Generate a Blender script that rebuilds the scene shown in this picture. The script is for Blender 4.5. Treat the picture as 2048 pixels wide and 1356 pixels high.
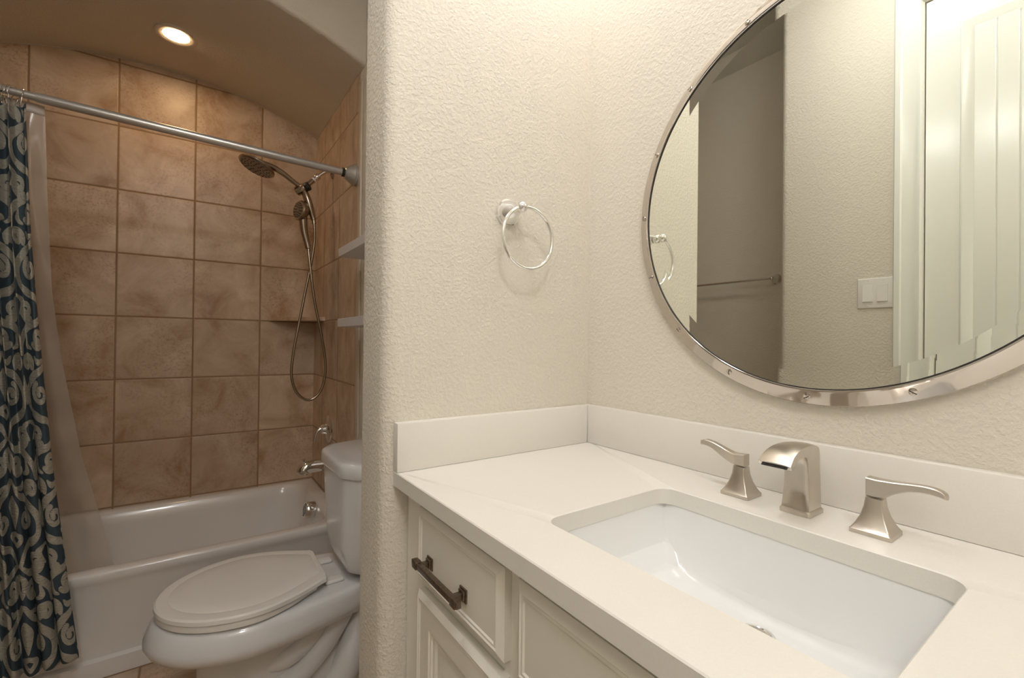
import bpy, bmesh, math, random
import numpy as np
from mathutils import Vector, Matrix

for o in list(bpy.data.objects):
    bpy.data.objects.remove(o)
S = bpy.context.scene
COL = S.collection
PI = math.pi
Z0 = 0.966            # height of the countertop above the floor; modelling z = 0 is the countertop

# ------------------------------------------------------------------ camera, world, exposure
def make_camera():
    f, yaw, pit, rol = 912.7165, .6147, .0054, .0116
    F = Vector((math.sin(yaw)*math.cos(pit), math.cos(yaw)*math.cos(pit), math.sin(pit)))
    R = Vector((math.cos(yaw), -math.sin(yaw), 0))
    U = R.cross(F)
    R2 = R*math.cos(rol) + U*math.sin(rol)
    U2 = -R*math.sin(rol) + U*math.cos(rol)
    cd = bpy.data.cameras.new('camera')
    cd.sensor_width = 36
    cd.sensor_fit = 'HORIZONTAL'
    cd.lens = f/2048*36
    cd.clip_start = .02
    co = bpy.data.objects.new('camera', cd)
    COL.objects.link(co)
    M = Matrix((R2, U2, -F)).transposed().to_4x4()
    M.translation = Vector((-.8168, -.8243, .2439 + Z0))
    co.matrix_world = M
    S.camera = co
make_camera()

W = bpy.data.worlds.new('world')
S.world = W
W.use_nodes = True
W.node_tree.nodes['Background'].inputs[0].default_value = (1, .95, .88, 1)
W.node_tree.nodes['Background'].inputs[1].default_value = .0
S.view_settings.view_transform = 'Standard'
S.view_settings.look = 'None'
S.view_settings.exposure = -0.03
S.view_settings.gamma = 1
S.view_settings.use_curve_mapping = False
VANITY_POWER = 16.5       # emission of the three glass globes over the mirror
FILL_POWER = 39.0         # emission of the added fill light on the ceiling by the entry door
REAR_FILL_POWER = 70.0         # emission of the added fill light on the ceiling behind the camera
CAN_POWER = 74.0           # emission of the recessed light over the tub

# ------------------------------------------------------------------ materials
def lin(c):
    return tuple(((v/255)/12.92 if v/255 <= .04045 else ((v/255+.055)/1.055)**2.4) for v in c)
MATS = {}
def mat(name, col, rough=.5, metal=0., spec=.5, coat=0., emis=None, estr=0.):
    m = bpy.data.materials.new(name)
    m.use_nodes = True
    b = m.node_tree.nodes['Principled BSDF']
    b.inputs['Base Color'].default_value = (*col, 1)
    b.inputs['Roughness'].default_value = rough
    b.inputs['Metallic'].default_value = metal
    b.inputs['Specular IOR Level'].default_value = spec
    b.inputs['Coat Weight'].default_value = coat
    b.inputs['Coat Roughness'].default_value = .05
    if emis:
        b.inputs['Emission Color'].default_value = (*emis, 1)
        b.inputs['Emission Strength'].default_value = estr
    MATS[name] = m
    return m
class NT:
    """tiny node-graph helper"""
    def __init__(s, m):
        s.t = m.node_tree; s.b = s.t.nodes['Principled BSDF']
    def n(s, kind, **kw):
        x = s.t.nodes.new(kind)
        for k, v in kw.items():
            if k.startswith('i_'):
                x.inputs[k[2:].replace('_', ' ')].default_value = v
            else:
                setattr(x, k, v)
        return x
    def l(s, a, b): s.t.links.new(a, b)
    def math(s, op, a, b=None, c=None):
        x = s.t.nodes.new('ShaderNodeMath'); x.operation = op
        for i, v in enumerate((a, b, c)):
            if v is None: continue
            if isinstance(v, (int, float)): x.inputs[i].default_value = v
            else: s.l(v, x.inputs[i])
        return x.outputs[0]
    def ramp(s, fac, stops, interp='LINEAR'):
        r = s.t.nodes.new('ShaderNodeValToRGB'); r.color_ramp.interpolation = interp
        e = r.color_ramp.elements
        while len(e) < len(stops): e.new(.5)
        for q, (p, c) in zip(e, stops):
            q.position = p; q.color = (*c, 1) if len(c) == 3 else c
        s.l(fac, r.inputs[0]); return r.outputs[0]
    def mix(s, fac, a, b, mode='MIX'):
        x = s.t.nodes.new('ShaderNodeMix'); x.data_type = 'RGBA'; x.blend_type = mode
        for sock, v in ((x.inputs[0], fac), (x.inputs[6], a), (x.inputs[7], b)):
            if isinstance(v, (int, float)): sock.default_value = v
            elif isinstance(v, tuple): sock.default_value = (*v, 1) if len(v) == 3 else v
            else: s.l(v, sock)
        return x.outputs[2]
    def bump(s, h, strength, dist, normal=None):
        x = s.t.nodes.new('ShaderNodeBump')
        x.inputs['Strength'].default_value = strength; x.inputs['Distance'].default_value = dist
        s.l(h, x.inputs['Height'])
        if normal is not None: s.l(normal, x.inputs['Normal'])
        s.l(x.outputs[0], s.b.inputs['Normal']); return x.outputs[0]
    def pos(s):
        return s.t.nodes.new('ShaderNodeNewGeometry').outputs['Position']

def paint(name, col, rough=.55, strength=.44, scale=125):
    m = mat(name, col, rough, spec=.35); g = NT(m)
    n = g.n('ShaderNodeTexNoise', i_Scale=scale, i_Detail=2.5, i_Roughness=.55); g.l(g.pos(), n.inputs['Vector'])
    r = g.ramp(n.outputs[0], [(.42, (0,)*3), (.62, (1,)*3)])
    g.bump(r, strength, .0016)
    return m
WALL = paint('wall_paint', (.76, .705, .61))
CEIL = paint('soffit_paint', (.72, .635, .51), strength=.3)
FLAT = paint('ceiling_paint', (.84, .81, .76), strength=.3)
QUARTZ = mat('cream_quartz', (.83, .79, .69), .32)
g = NT(QUARTZ); n = g.n('ShaderNodeTexNoise', i_Scale=420, i_Detail=2); g.l(g.pos(), n.inputs['Vector'])
g.l(g.ramp(n.outputs[0], [(.35, (.825, .79, .725)), (.65, (.84, .808, .743))]), g.b.inputs['Base Color'])
PORC = mat('white_porcelain', (.80, .80, .80), .12, coat=.5)
SINKM = mat('sink_porcelain', (.88, .88, .865), .10, coat=.5)
TUBM = mat('tub_enamel', (.88, .855, .82), .16, coat=.4)
SEATM = mat('seat_plastic', (.87, .85, .80), .22)
NICKEL = mat('brushed_nickel', (.62, .565, .50), .30, 1)
POLN = mat('polished_nickel', (.60, .555, .51), .09, 1)
CHROME = mat('chrome', (.86, .86, .86), .05, 1)
BRONZE = mat('shower_nickel', (.40, .335, .265), .24, 1)
PEWTER = mat('antique_pewter', (.20, .165, .13), .34, 1)
g = NT(PEWTER); n = g.n('ShaderNodeTexNoise', i_Scale=180, i_Detail=4); g.l(g.pos(), n.inputs['Vector'])
g.l(g.ramp(n.outputs[0], [(.30, (.19, .155, .125)), (.7, (.30, .25, .205))]), g.b.inputs['Base Color'])
RODM = mat('satin_rod', (.60, .585, .56), .33, .75)
MIRR = mat('mirror_silver', (.85, .87, .80), .0, 1)
CAB = mat('cabinet_paint', (.84, .80, .71), .38)
DOORP = mat('door_paint', (.83, .835, .77), .20, spec=1.0)
DARK = mat('dark_rubber_and_gaps', (.02, .018, .016), .5)  # black rubber; also stands for the shade in gaps, slots and holes
PLAS = mat('white_plastic', (.82, .79, .75), .35)
SHELFM = mat('white_shelf', (.74, .72, .72), .4)
TRIMM = mat('bullnose_cream', (.66, .56, .43), .3)
CAULK = mat('caulk', (.60, .51, .41), .6)
LENS = mat('lamp_lens', (.9, .9, .9), .4, emis=(1, .66, .34), estr=CAN_POWER)
GLOBE = mat('lamp_globe', (.9, .9, .9), .4, emis=(1, 1.0, 1.03), estr=VANITY_POWER)
FILL_DOME = mat('fill_dome', (.9, .9, .9), .4, emis=(1, 1.0, 1.02), estr=FILL_POWER)
REAR_FILL_DOME = mat('fill_dome_rear', (.9, .9, .9), .4, emis=(1, 1.0, 1.02), estr=REAR_FILL_POWER)
CANTRIM = mat('can_trim', (.80, .72, .60), .4)

def tile_mat(name, axes, off, s=.3097, tone=1.36, grout=(.33, .205, .115)):
    """stone-look ceramic tiles; axes = which world coordinates run across and up"""
    m = mat(name, (.4, .28, .18), .34, spec=.45); g = NT(m)
    sp = g.n('ShaderNodeSeparateXYZ'); P = g.pos(); g.l(P, sp.inputs[0])
    u = g.math('DIVIDE', g.math('SUBTRACT', sp.outputs[axes[0]], off[0]), s)
    v = g.math('DIVIDE', g.math('SUBTRACT', sp.outputs[axes[1]], off[1]), s)
    fu, fv = g.math('FLOOR', u), g.math('FLOOR', v)
    def edge(a):
        fr = g.math('FRACT', a)
        return g.math('MINIMUM', fr, g.math('SUBTRACT', 1.0, fr))
    e = g.math('MINIMUM', edge(u), edge(v))
    cid = g.n('ShaderNodeCombineXYZ'); g.l(fu, cid.inputs[0]); g.l(fv, cid.inputs[1])
    wn = g.n('ShaderNodeTexWhiteNoise'); g.l(cid.outputs[0], wn.inputs['Vector'])
    sc = g.n('ShaderNodeVectorMath', operation='SCALE'); sc.inputs['Scale'].default_value = 7.0
    g.l(wn.outputs['Color'], sc.inputs[0])
    ad = g.n('ShaderNodeVectorMath', operation='ADD'); g.l(P, ad.inputs[0]); g.l(sc.outputs[0], ad.inputs[1])
    mp = g.n('ShaderNodeMapping'); mp.inputs['Rotation'].default_value = (.5, .6, .5); mp.inputs['Scale'].default_value = (1, 2.0, 1)
    g.l(ad.outputs[0], mp.inputs[0])
    n1 = g.n('ShaderNodeTexNoise', i_Scale=5.5, i_Detail=7, i_Roughness=.62, i_Distortion=.6); g.l(mp.outputs[0], n1.inputs['Vector'])
    n2 = g.n('ShaderNodeTexNoise', i_Scale=95, i_Detail=4, i_Roughness=.7); g.l(ad.outputs[0], n2.inputs['Vector'])
    n3 = g.n('ShaderNodeTexNoise', i_Scale=4.0, i_Detail=3); g.l(ad.outputs[0], n3.inputs['Vector'])
    base = g.ramp(n1.outputs[0], [(.30, (.31*tone, .190*tone, .106*tone)), (.47, (.43*tone, .312*tone, .210*tone)), (.66, (.53*tone, .415*tone, .302*tone))])
    spk = g.math('MULTIPLY', g.ramp(n2.outputs[0], [(.50, (0,)*3), (.64, (1,)*3)]), g.ramp(n3.outputs[0], [(.42, (0,)*3), (.66, (1,)*3)]))
    base = g.mix(g.math('MULTIPLY', spk, .55), base, (.24*tone, .125*tone, .065*tone))
    tint = g.math('MULTIPLY_ADD', wn.outputs['Value'], .16, .92)
    hsv = g.n('ShaderNodeHueSaturation'); g.l(base, hsv.inputs['Color']); g.l(tint, hsv.inputs['Value'])
    gm = g.ramp(e, [(.0085, (1,)*3), (.0135, (0,)*3)])
    g.l(g.mix(gm, hsv.outputs[0], grout), g.b.inputs['Base Color'])
    g.l(g.math('MULTIPLY_ADD', gm, .4, .36), g.b.inputs['Roughness'])
    hh = g.math('ADD', g.math('MULTIPLY', g.ramp(e, [(.008, (0,)*3), (.02, (1,)*3)]), 1.0), g.math('MULTIPLY', n2.outputs[0], .10))
    g.bump(hh, .5, .003)
    return m
TILE_BACK = tile_mat('tile_back', (0, 2), (-.804, .3449 + Z0))
TILE_SIDE = tile_mat('tile_side', (1, 2), (1.262, .3449 + Z0), grout=(.40, .27, .17))
TILE_FLOOR = tile_mat('tile_floor', (0, 1), (-.62, 1.0), s=.33)
TILE_PIECE = tile_mat('tile_piece', (0, 2), (-3, -3), s=9.0)

# ------------------------------------------------------------------ mesh helpers (counter-relative world coordinates)
class MB:
    def __init__(s):
        s.v = []; s.f = []; s.mi = []; s.cur = 0
    def add(s, vs, fs):
        o = len(s.v); s.v += [tuple(p) for p in vs]
        s.f += [tuple(i+o for i in f) for f in fs]; s.mi += [s.cur]*len(fs); return s
    def box(s, x0, x1, y0, y1, z0, z1, bev=0., seg=2):
        if bev <= 0:
            return s.add([(x, y, z) for x in (x0, x1) for y in (y0, y1) for z in (z0, z1)],
                         [(0, 1, 3, 2), (4, 6, 7, 5), (0, 4, 5, 1), (2, 3, 7, 6), (0, 2, 6, 4), (1, 5, 7, 3)])
        bm = bmesh.new()
        bmesh.ops.create_cube(bm, size=1)
        for q in bm.verts:
            q.co = Vector(((x0+x1)/2 + q.co.x*(x1-x0), (y0+y1)/2 + q.co.y*(y1-y0), (z0+z1)/2 + q.co.z*(z1-z0)))
        bmesh.ops.bevel(bm, geom=list(bm.edges), offset=bev, segments=seg, profile=.5, affect='EDGES')
        bm.verts.index_update()
        s.add([q.co for q in bm.verts], [[q.index for q in f.verts] for f in bm.faces]); bm.free(); return s
    def loft(s, loops, cap0=True, cap1=True, closed=True):
        n = len(loops[0]); vs = [p for L in loops for p in L]; fs = []
        for k in range(len(loops)-1):
            for i in range(n if closed else n-1):
                j = (i+1) % n
                fs.append((k*n+i, k*n+j, (k+1)*n+j, (k+1)*n+i))
        if cap0: fs.append(tuple(range(n-1, -1, -1)))
        if cap1: fs.append(tuple(range((len(loops)-1)*n, len(loops)*n)))
        return s.add(vs, fs)
    def grid(s, P):
        h = len(P); w = len(P[0])
        return s.add([p for r in P for p in r], [(a*w+b, a*w+b+1, (a+1)*w+b+1, (a+1)*w+b) for a in range(h-1) for b in range(w-1)])
    def tube(s, path, rad, n=16, caps=True, squash=1., up=None):
        path = [Vector(p) for p in path]; m = len(path)
        rs = rad if isinstance(rad, (list, tuple)) else [rad]*m
        T = []
        for i in range(m):
            T.append((path[min(i+1, m-1)] - path[max(i-1, 0)]).normalized())
        N = Vector(up) if up else (Vector((0, 0, 1)) if abs(T[0].z) < .9 else Vector((1, 0, 0)))
        loops = []
        for i in range(m):
            N = (N - T[i]*N.dot(T[i])).normalized(); B = T[i].cross(N)
            loops.append([path[i] + (N*math.cos(a)*squash + B*math.sin(a))*rs[i] for a in [2*PI*k/n for k in range(n)]])
        return s.loft(loops, caps, caps)
    def lathe(s, prof, c, axis, n=40, closed_prof=False, ref=None):
        """prof: list of (radius, distance along axis)"""
        A = Vector(axis).normalized(); R = Vector(ref) if ref else (Vector((0, 0, 1)) if abs(A.z) < .9 else Vector((1, 0, 0)))
        R = (R - A*R.dot(A)).normalized(); B = A.cross(R); c = Vector(c)
        loops = [[c + A*h + (R*math.cos(2*PI*k/n) + B*math.sin(2*PI*k/n))*max(r, 1e-5) for k in range(n)] for r, h in prof]
        if closed_prof: return s.loft(loops + [loops[0]], False, False)
        return s.loft(loops, True, True)
    def prism(s, poly, z0, z1):
        return s.loft([[(x, y, z0) for x, y in poly], [(x, y, z1) for x, y in poly]])
    def ball(s, c, r, n=20, m=12, sc=(1, 1, 1)):
        loops = []
        for k in range(m+1):
            t = PI*k/m
            loops.append([(c[0]+sc[0]*r*max(math.sin(t), 1e-4)*math.cos(2*PI*i/n), c[1]+sc[1]*r*max(math.sin(t), 1e-4)*math.sin(2*PI*i/n), c[2]+sc[2]*r*math.cos(t)) for i in range(n)])
        return s.loft(loops)
    def build(s, name, m, root=None, smooth=35, base=None):
        """a part under root, or a top-level object whose origin is base"""
        if root is None:
            L = Vector(base or (0, 0, 0))
        else:
            r = root; L = Vector((0, 0, 0))
            while r is not None: L += r.location; r = r.parent
            L.z -= Z0
        me = bpy.data.meshes.new(name)
        me.from_pydata([(p[0]-L.x, p[1]-L.y, p[2]-L.z) for p in s.v], [], s.f)
        for q in (m if isinstance(m, (list, tuple)) else [m]): me.materials.append(q)
        if any(s.mi):
            me.polygons.foreach_set('material_index', s.mi)
        bm = bmesh.new(); bm.from_mesh(me)
        bmesh.ops.remove_doubles(bm, verts=bm.verts, dist=1e-6)
        bmesh.ops.recalc_face_normals(bm, faces=bm.faces)
        bm.to_mesh(me); bm.free()
        if smooth:
            me.shade_smooth(); me.set_sharp_from_angle(angle=math.radians(smooth))
        o = bpy.data.objects.new(name, me); COL.objects.link(o)
        if root is None: o.location = (L.x, L.y, L.z + Z0)
        else: o.parent = root
        return o
def tag(o, label=None, cat=None, group=None, kind=None):
    for k, v in (('label', label), ('category', cat), ('group', group), ('kind', kind)):
        if v: o[k] = v
    return o
def thing(name, label, cat, loc, group=None):
    o = bpy.data.objects.new(name, None); COL.objects.link(o); o.empty_display_size = .05
    o.location = (loc[0], loc[1], loc[2] + Z0)
    return tag(o, label, cat, group)
def struct(name, mb, m, label, cat, smooth=35):
    return tag(mb.build(name, m, None, smooth), label, cat, kind='structure')
def copy_tree(o, parent=None):
    c = o.copy(); COL.objects.link(c)
    if parent: c.parent = parent
    for ch in o.children: copy_tree(ch, c)
    return c
def rrect(x0, x1, y0, y1, r, n=8):
    """rounded rectangle, counter-clockwise, 4*(n+1) points"""
    out = []
    for cx, cy, a0 in ((x1-r, y1-r, 0), (x0+r, y1-r, PI/2), (x0+r, y0+r, PI), (x1-r, y0+r, 1.5*PI)):
        out += [(cx + r*math.cos(a0+PI/2*k/n), cy + r*math.sin(a0+PI/2*k/n)) for k in range(n+1)]
    return out
def bez(pts, n=24):
    """smooth Catmull-Rom curve through points"""
    P = [np.array(p, float) for p in pts]; P = [2*P[0]-P[1]] + P + [2*P[-1]-P[-2]]; out = []
    segs = len(P)-3
    for i in range(segs):
        a, b, c, d = P[i:i+4]
        for k in range(n):
            t = k/n
            out.append(.5*((2*b) + (c-a)*t + (2*a-5*b+4*c-d)*t*t + (3*b-a-3*c+d)*t**3))
    out.append(P[-2]); return [tuple(q) for q in out]
def chaikin(poly, it=2, r=.25):
    for _ in range(it):
        q = []
        for i in range(len(poly)):
            a, b = np.array(poly[i]), np.array(poly[(i+1) % len(poly)])
            q += [tuple(a*(1-r)+b*r), tuple(a*r+b*(1-r))]
        poly = q
    return poly

# ------------------------------------------------------------------ key dimensions
FL, CE = -Z0, 1.78                   # floor, ceiling
XT = -.20                            # wall behind the toilet and shower fittings
XL = -1.72                           # far left wall of the toilet and tub area
XE = -1.33                           # wall with the entry door
YB = 2.106                           # tiled wall behind the tub
YH = 1.19                            # header over the tub
YR = -1.95                           # wall behind the camera
AX, AZ, AR = -.96, -.218, 1.833      # centre and radius of the vault
def vault(x): return math.sqrt(AR*AR - (x-AX)**2) + AZ

# ------------------------------------------------------------------ the setting
struct('floor', MB().box(-1.95, .12, YR-.12, YB+.12, FL-.1, FL), TILE_FLOOR, 'beige stone-look tile floor under the toilet', 'floor', 0)
struct('ceiling', MB().box(-1.95, .12, YR-.12, YB+.12, CE, CE+.1), FLAT, 'beige painted flat ceiling', 'ceiling', 0)
struct('wall_right', MB().box(0, .12, YR, .01, FL, CE), WALL, 'cream textured wall carrying the round mirror', 'wall', 0)
def corner(cx, cy, r, a0, a1, n=7): return [(cx+r*math.cos(a0+(a1-a0)*k/n), cy+r*math.sin(a0+(a1-a0)*k/n)) for k in range(n+1)]
xp, yp, br = -.522, .155, .030
poly = [(0, 0)] + [(0, yp)] + corner(xp+br, yp-br, br, PI/2, PI) + corner(xp+br, br, br, PI, 1.5*PI)
struct('wall_partition', MB().prism(poly, FL, CE), WALL, 'cream textured stub wall with rounded edge carrying the towel ring', 'wall')
struct('wall_toilet', MB().box(XT, .12, yp, YB+.1, FL, CE), WALL, 'beige wall behind the toilet and shower fittings', 'wall', 0)
struct('wall_shower', MB().box(XT-.006, XT, 1.262, YB, -.593, vault(XT)+.01), TILE_SIDE, 'tiled wall carrying shower head and tub spout', 'wall', 0)
mb = MB(); N = 60
xs = [XL + (XT-XL)*k/N for k in range(N+1)]
mb.loft([[(x, YB, -.62) for x in xs] + [(x, YB, vault(x)+.01) for x in reversed(xs)],
         [(x, YB+.1, -.62) for x in xs] + [(x, YB+.1, vault(x)+.01) for x in reversed(xs)]])
struct('wall_back', mb, TILE_BACK, 'brown stone-look tiled wall behind the tub under the arch', 'wall', 0)
struct('wall_left', MB().box(XL-.12, XL, .1, YB+.1, FL, CE), WALL, 'beige wall with the towel bar, seen in the mirror', 'wall', 0)
struct('wall_shower_left', MB().box(XL, XL+.006, 1.262, YB, -.593, vault(XL)+.01), TILE_SIDE, 'tiled end wall of the tub behind the curtain', 'wall', 0)
# entry wall with its door opening
DY0, DY1, DZ1 = -.345, -1.16, 1.462
ye = .137
mb = MB()
mb.prism([(XL-.1, DY0)] + [(XE, DY0)] + corner(XE-br, ye-br, br, 0, PI/2) + [(XL-.1, ye)], FL, CE)
mb.box(XL-.1, XE, DY1, DY0, DZ1, CE)
mb.box(XL-.1, XE, YR, DY1, FL, CE)
struct('wall_entry', mb, WALL, 'beige textured wall with light switch and door, seen in the mirror', 'wall')
struct('wall_rear', MB().box(-1.95, .12, YR-.12, YR, FL, CE), WALL, 'beige wall opposite the tub, out of the photo', 'wall', 0)
# header and vaulted soffit over the tub: one plastered surface with a rounded edge
mb = MB(); N = 72; rb = .022
loops = []
prof = [(None, YH)] + [(rb - rb*math.sin(t*PI/2/6), YH + rb - rb*math.cos(t*PI/2/6)) for t in range(7)] + [(0, YB)]
for off, y in prof:
    L = []
    for k in range(N+1):
        x = XL + (XT-XL)*k/N
        if off is None: L.append((x, y, CE))
        else:
            a = math.atan2(vault(x)-AZ, x-AX)
            L.append((x, y, AZ + math.sqrt((AR+off)**2 - (x-AX)**2)))
    loops.append(L)
mb.loft(loops, False, False, closed=False)
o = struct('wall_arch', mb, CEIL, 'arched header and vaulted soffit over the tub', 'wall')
# tile edge strip and caulk lines
struct('trim_1', MB().box(XT-.009, XT, 1.214, 1.262, -.593, 1.395, .003), TRIMM, 'pale bullnose strip along the tiled shower wall edge', 'trim')
mb = MB(); mb.tube([(x, YB-.001, vault(x)-.001) for x in xs], .0035, 8)
struct('trim_2', mb, CAULK, 'pale caulk line where the arch meets the tiled back wall', 'trim')
mb = MB(); mb.tube([(XT-.006, y, vault(XT)-.002) for y in (1.262, 1.5, YB)], .0035, 8)
struct('trim_3', mb, CAULK, 'pale caulk line above the tiled shower wall', 'trim')
# door, casing
cas = [(.0, 0.), (.0, .010), (.004, .016), (.020, .017), (.024, .012), (.060, .010), (.066, .013), (.074, .013), (.078, .006), (.080, 0.)]
mb = MB()
def casing_loop(d, h):   # d measured outward->inward
    o_ = .082 - d
    return [(XE+h, DY0+.006+o_-.006, FL), (XE+h, DY0+o_, DZ1+o_), (XE+h, DY1-o_, DZ1+o_), (XE+h, DY1-o_, FL)]
mb.loft([casing_loop(d, h) for d, h in cas], False, False, closed=False)
struct('trim_4', mb, DOORP, 'white moulded door casing beside the light switch', 'trim', 30)
def panel_front(mb, y0, y1, z0, z1, x, steps, sgn):
    """nested rectangles: steps = (inset, height off plane x); sgn = outward direction on x"""
    loops = [[(x + sgn*h, y0+i, z0+i), (x + sgn*h, y1-i, z0+i), (x + sgn*h, y1-i, z1-i), (x + sgn*h, y0+i, z1-i)] for i, h in steps]
    mb.loft(loops, True, True)
dx = XE - .008
door = MB()
door.box(dx-.035, dx-.012, DY1+.003, DY0-.003, FL+.01, DZ1-.003)
PY0, PY1 = DY1+.092, DY0-.092
for a, b, c, d in ((DY1+.003, PY0, FL+.01, DZ1-.003), (PY1, DY0-.003, FL+.01, DZ1-.003), (PY0, PY1, 1.345, DZ1-.003), (PY0, PY1, -.12, .02), (PY0, PY1, FL+.01, FL+.22)):
    door.box(dx-.0121, dx, a, b, c, d)
dor = tag(door.build('door_1', DOORP, None, 30, base=(dx, (DY0+DY1)/2, FL+.01)), 'white panelled entry door with vertical plank grooves', 'door', kind='structure')
def door_panel(z0, z1):
    ya, yb = DY1+.092, DY0-.092
    # raised moulding frame, sunk field with plank grooves
    mb = MB()
    st = [(-.002, -.001), (0, .002), (.004, .0035), (.009, .0025), (.030, -.0085), (.033, -.0095)]
    loops = [[(dx + h, ya+i, z0+i), (dx + h, yb-i, z0+i), (dx + h, yb-i, z1-i), (dx + h, ya+i, z1-i)] for i, h in st]
    mb.loft(loops, False, False)
    mb.build('panel_moulding', DOORP, dor, 30)
    mb = MB(); a, b = ya+.032, yb-.032; k = 11; w = (b-a)/k; gx = []
    for j in range(k):
        gx += [(a+j*w + (.003 if j else 0), -.0085), (a+(j+1)*w - (.003 if j < k-1 else 0), -.0085)]
        if j < k-1: gx.append((a+(j+1)*w, -.0115))
    mb.loft([[(dx+h, y, z0+.03) for y, h in gx], [(dx+h, y, z1-.03) for y, h in gx]], False, False, closed=False)
    mb.build('plank_panel', DOORP, dor, 0)
door_panel(.02, 1.345); door_panel(FL+.22, -.12)
mb = MB(); mb.lathe([(.030, 0), (.030, .006), (.012, .010), (.012, .035), (.024, .042), (.028, .055), (.020, .066), (0, .068)], (dx, DY1+.07, -.02), (1, 0, 0), 24)
mb.build('door_handle', NICKEL, dor)

# ------------------------------------------------------------------ vanity cabinet
vy1 = -1.27
cab = thing('vanity_cabinet', 'cream painted vanity cabinet with moulded drawer and doors under the countertop', 'cabinet', (-.24, vy1/2, FL))
mb = MB()
xf = -.474
mb.box(xf+.02, -.005, vy1+.012, vy1+.028, FL+.10, -.030)
mb.box(xf+.02, -.005, -.020, -.004, FL+.10, -.030)
mb.box(xf+.02, -.005, vy1+.028, -.020, FL+.10, FL+.116)
mb.box(-.017, -.005, vy1+.028, -.020, FL+.116, -.030)
# face frame
for y0, y1 in ((-.062, -.003), (-.366, -.331), (-.905, -.872), (vy1+.01, vy1+.06)):
    mb.box(xf, xf+.021, y0, y1, FL+.10, -.030, .0015, 1)
mb.box(xf+.0005, xf+.021, vy1+.011, -.004, -.060, -.030)
mb.box(xf+.0005, xf+.021, vy1+.011, -.004, -.200, -.155)
mb.box(xf+.0005, xf+.021, vy1+.011, -.004, FL+.10, FL+.14)
mb.build('carcass', CAB, cab)
MB().box(xf+.065, xf+.08, vy1+.012, -.004, FL, FL+.10).build('toe_kick', CAB, cab, 0)
DR = [(0, 0), (0, .011), (.011, .0175), (.013, .0160), (.0165, .0165), (.0185, .0145), (.022, .0150)]
def pull(yc, zc, root, vert=False):
    h = MB(); x0 = xf-.0148; hb = .068; xb = x0-.0205
    def bx(xa, xb_, a0, a1, b0, b1, bv):
        if vert: h.box(xa, xb_, yc+b0, yc+b1, zc+a0, zc+a1, bv)
        else: h.box(xa, xb_, yc+a0, yc+a1, zc+b0, zc+b1, bv)
    for sg in (-1, 1):
        c = sg*.056
        bx(x0-.003, x0, c-.010, c+.010, -.010, .010, .001)
        bx(x0-.006, x0-.002, c-.0075, c+.0075, -.0075, .0075, .001)
        bx(xb, x0-.004, c-.0045, c+.0045, -.0045, .0045, .001)
        bx(xb-.0055, xb+.0055, sg*.066-.008, sg*.066+.008, -.0068, .0068, .0015)
        bx(xb-.0045, xb+.0045, sg*.075-.0025, sg*.075+.0025, -.0055, .0055, .0015)
    bx(xb-.0045, xb+.0045, -.066, .066, -.0050, .0050, .0015)
    return h.build('handle', PEWTER, root)
def drawer(y0, y1, name='drawer', handle=True, z0=-.166, z1=-.045):
    m = MB(); panel_front(m, y0, y1, z0, z1, xf, DR, -1)
    d = m.build(name, CAB, cab, 25)
    if handle: pull((y0+y1)/2 + .022, (z0+z1)/2 - .016, d)
    return d
DS = [(0, 0), (0, .011), (.009, .0175), (.011, .0160), (.0145, .0165), (.0165, .0150), (.048, .0150), (.050, .0125), (.053, .0125), (.055, .0095), (.060, .0085), (.064, .0050), (.070, .0050), (.090, .0130), (.093, .0130)]
def cab_door(y0, y1, hy):
    m = MB(); panel_front(m, y0, y1, FL+.125, -.187, xf, DS, -1)
    d = m.build('door', CAB, cab, 25); pull(hy, -.34, d, True)
drawer(-.345, -.082); drawer(-.880, -.374, 'false_drawer_front', False); drawer(vy1+.045, -.913)
cab_door(-.345, -.082, -.318); cab_door(-.622, -.374, -.600); cab_door(-.880, -.632, -.655); cab_door(vy1+.045, -.913, -.935)

# ------------------------------------------------------------------ countertop, splashes, sink
SX0, SX1, SY0, SY1 = -.416, -.152, -.713, -.338
TK = .0265
outer = rrect(-.504, -.001, vy1, -.001, .002, 8)
hole = rrect(SX0, SX1, SY0, SY1, .024, 8)
def shrink(p, d):
    c = np.mean(np.array(p), 0); return [tuple(np.array(q) + (c-np.array(q))/np.abs(c-np.array(q)).max()*d*0 + np.sign(c-np.array(q))*d) for q in p]
mb = MB(); e = .0015
L = [[(x, y, -TK) for x, y in hole], [(x, y, -e) for x, y in hole], [(x, y, 0) for x, y in rrect(SX0-e, SX1+e, SY0-e, SY1+e, .024, 8)],
     [(x, y, 0) for x, y in rrect(-.504+e, -.001-e, vy1+e, -.001-e, .002, 8)], [(x, y, -e) for x, y in outer], [(x, y, -TK) for x, y in outer]]
mb.loft(L + [L[0]], False, False)
ct = tag(mb.build('countertop', QUARTZ, None, 40, base=(-.25, vy1/2, -TK)), 'cream stone countertop with a rectangular sink cutout', 'countertop')
tag(MB().box(-.504, -.0218, -.0215, -.0005, .0002, .0905, .0015).build('backsplash', QUARTZ, None, 40, base=(-.26, -.011, 0)), 'short cream stone backsplash below the towel ring', 'backsplash')
tag(MB().box(-.0212, -.0005, vy1, -.0005, .0002, .0905, .0015).build('backsplash', QUARTZ, None, 40, base=(-.011, vy1/2, 0)), 'long cream stone backsplash behind the faucet below the mirror', 'backsplash')
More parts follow.
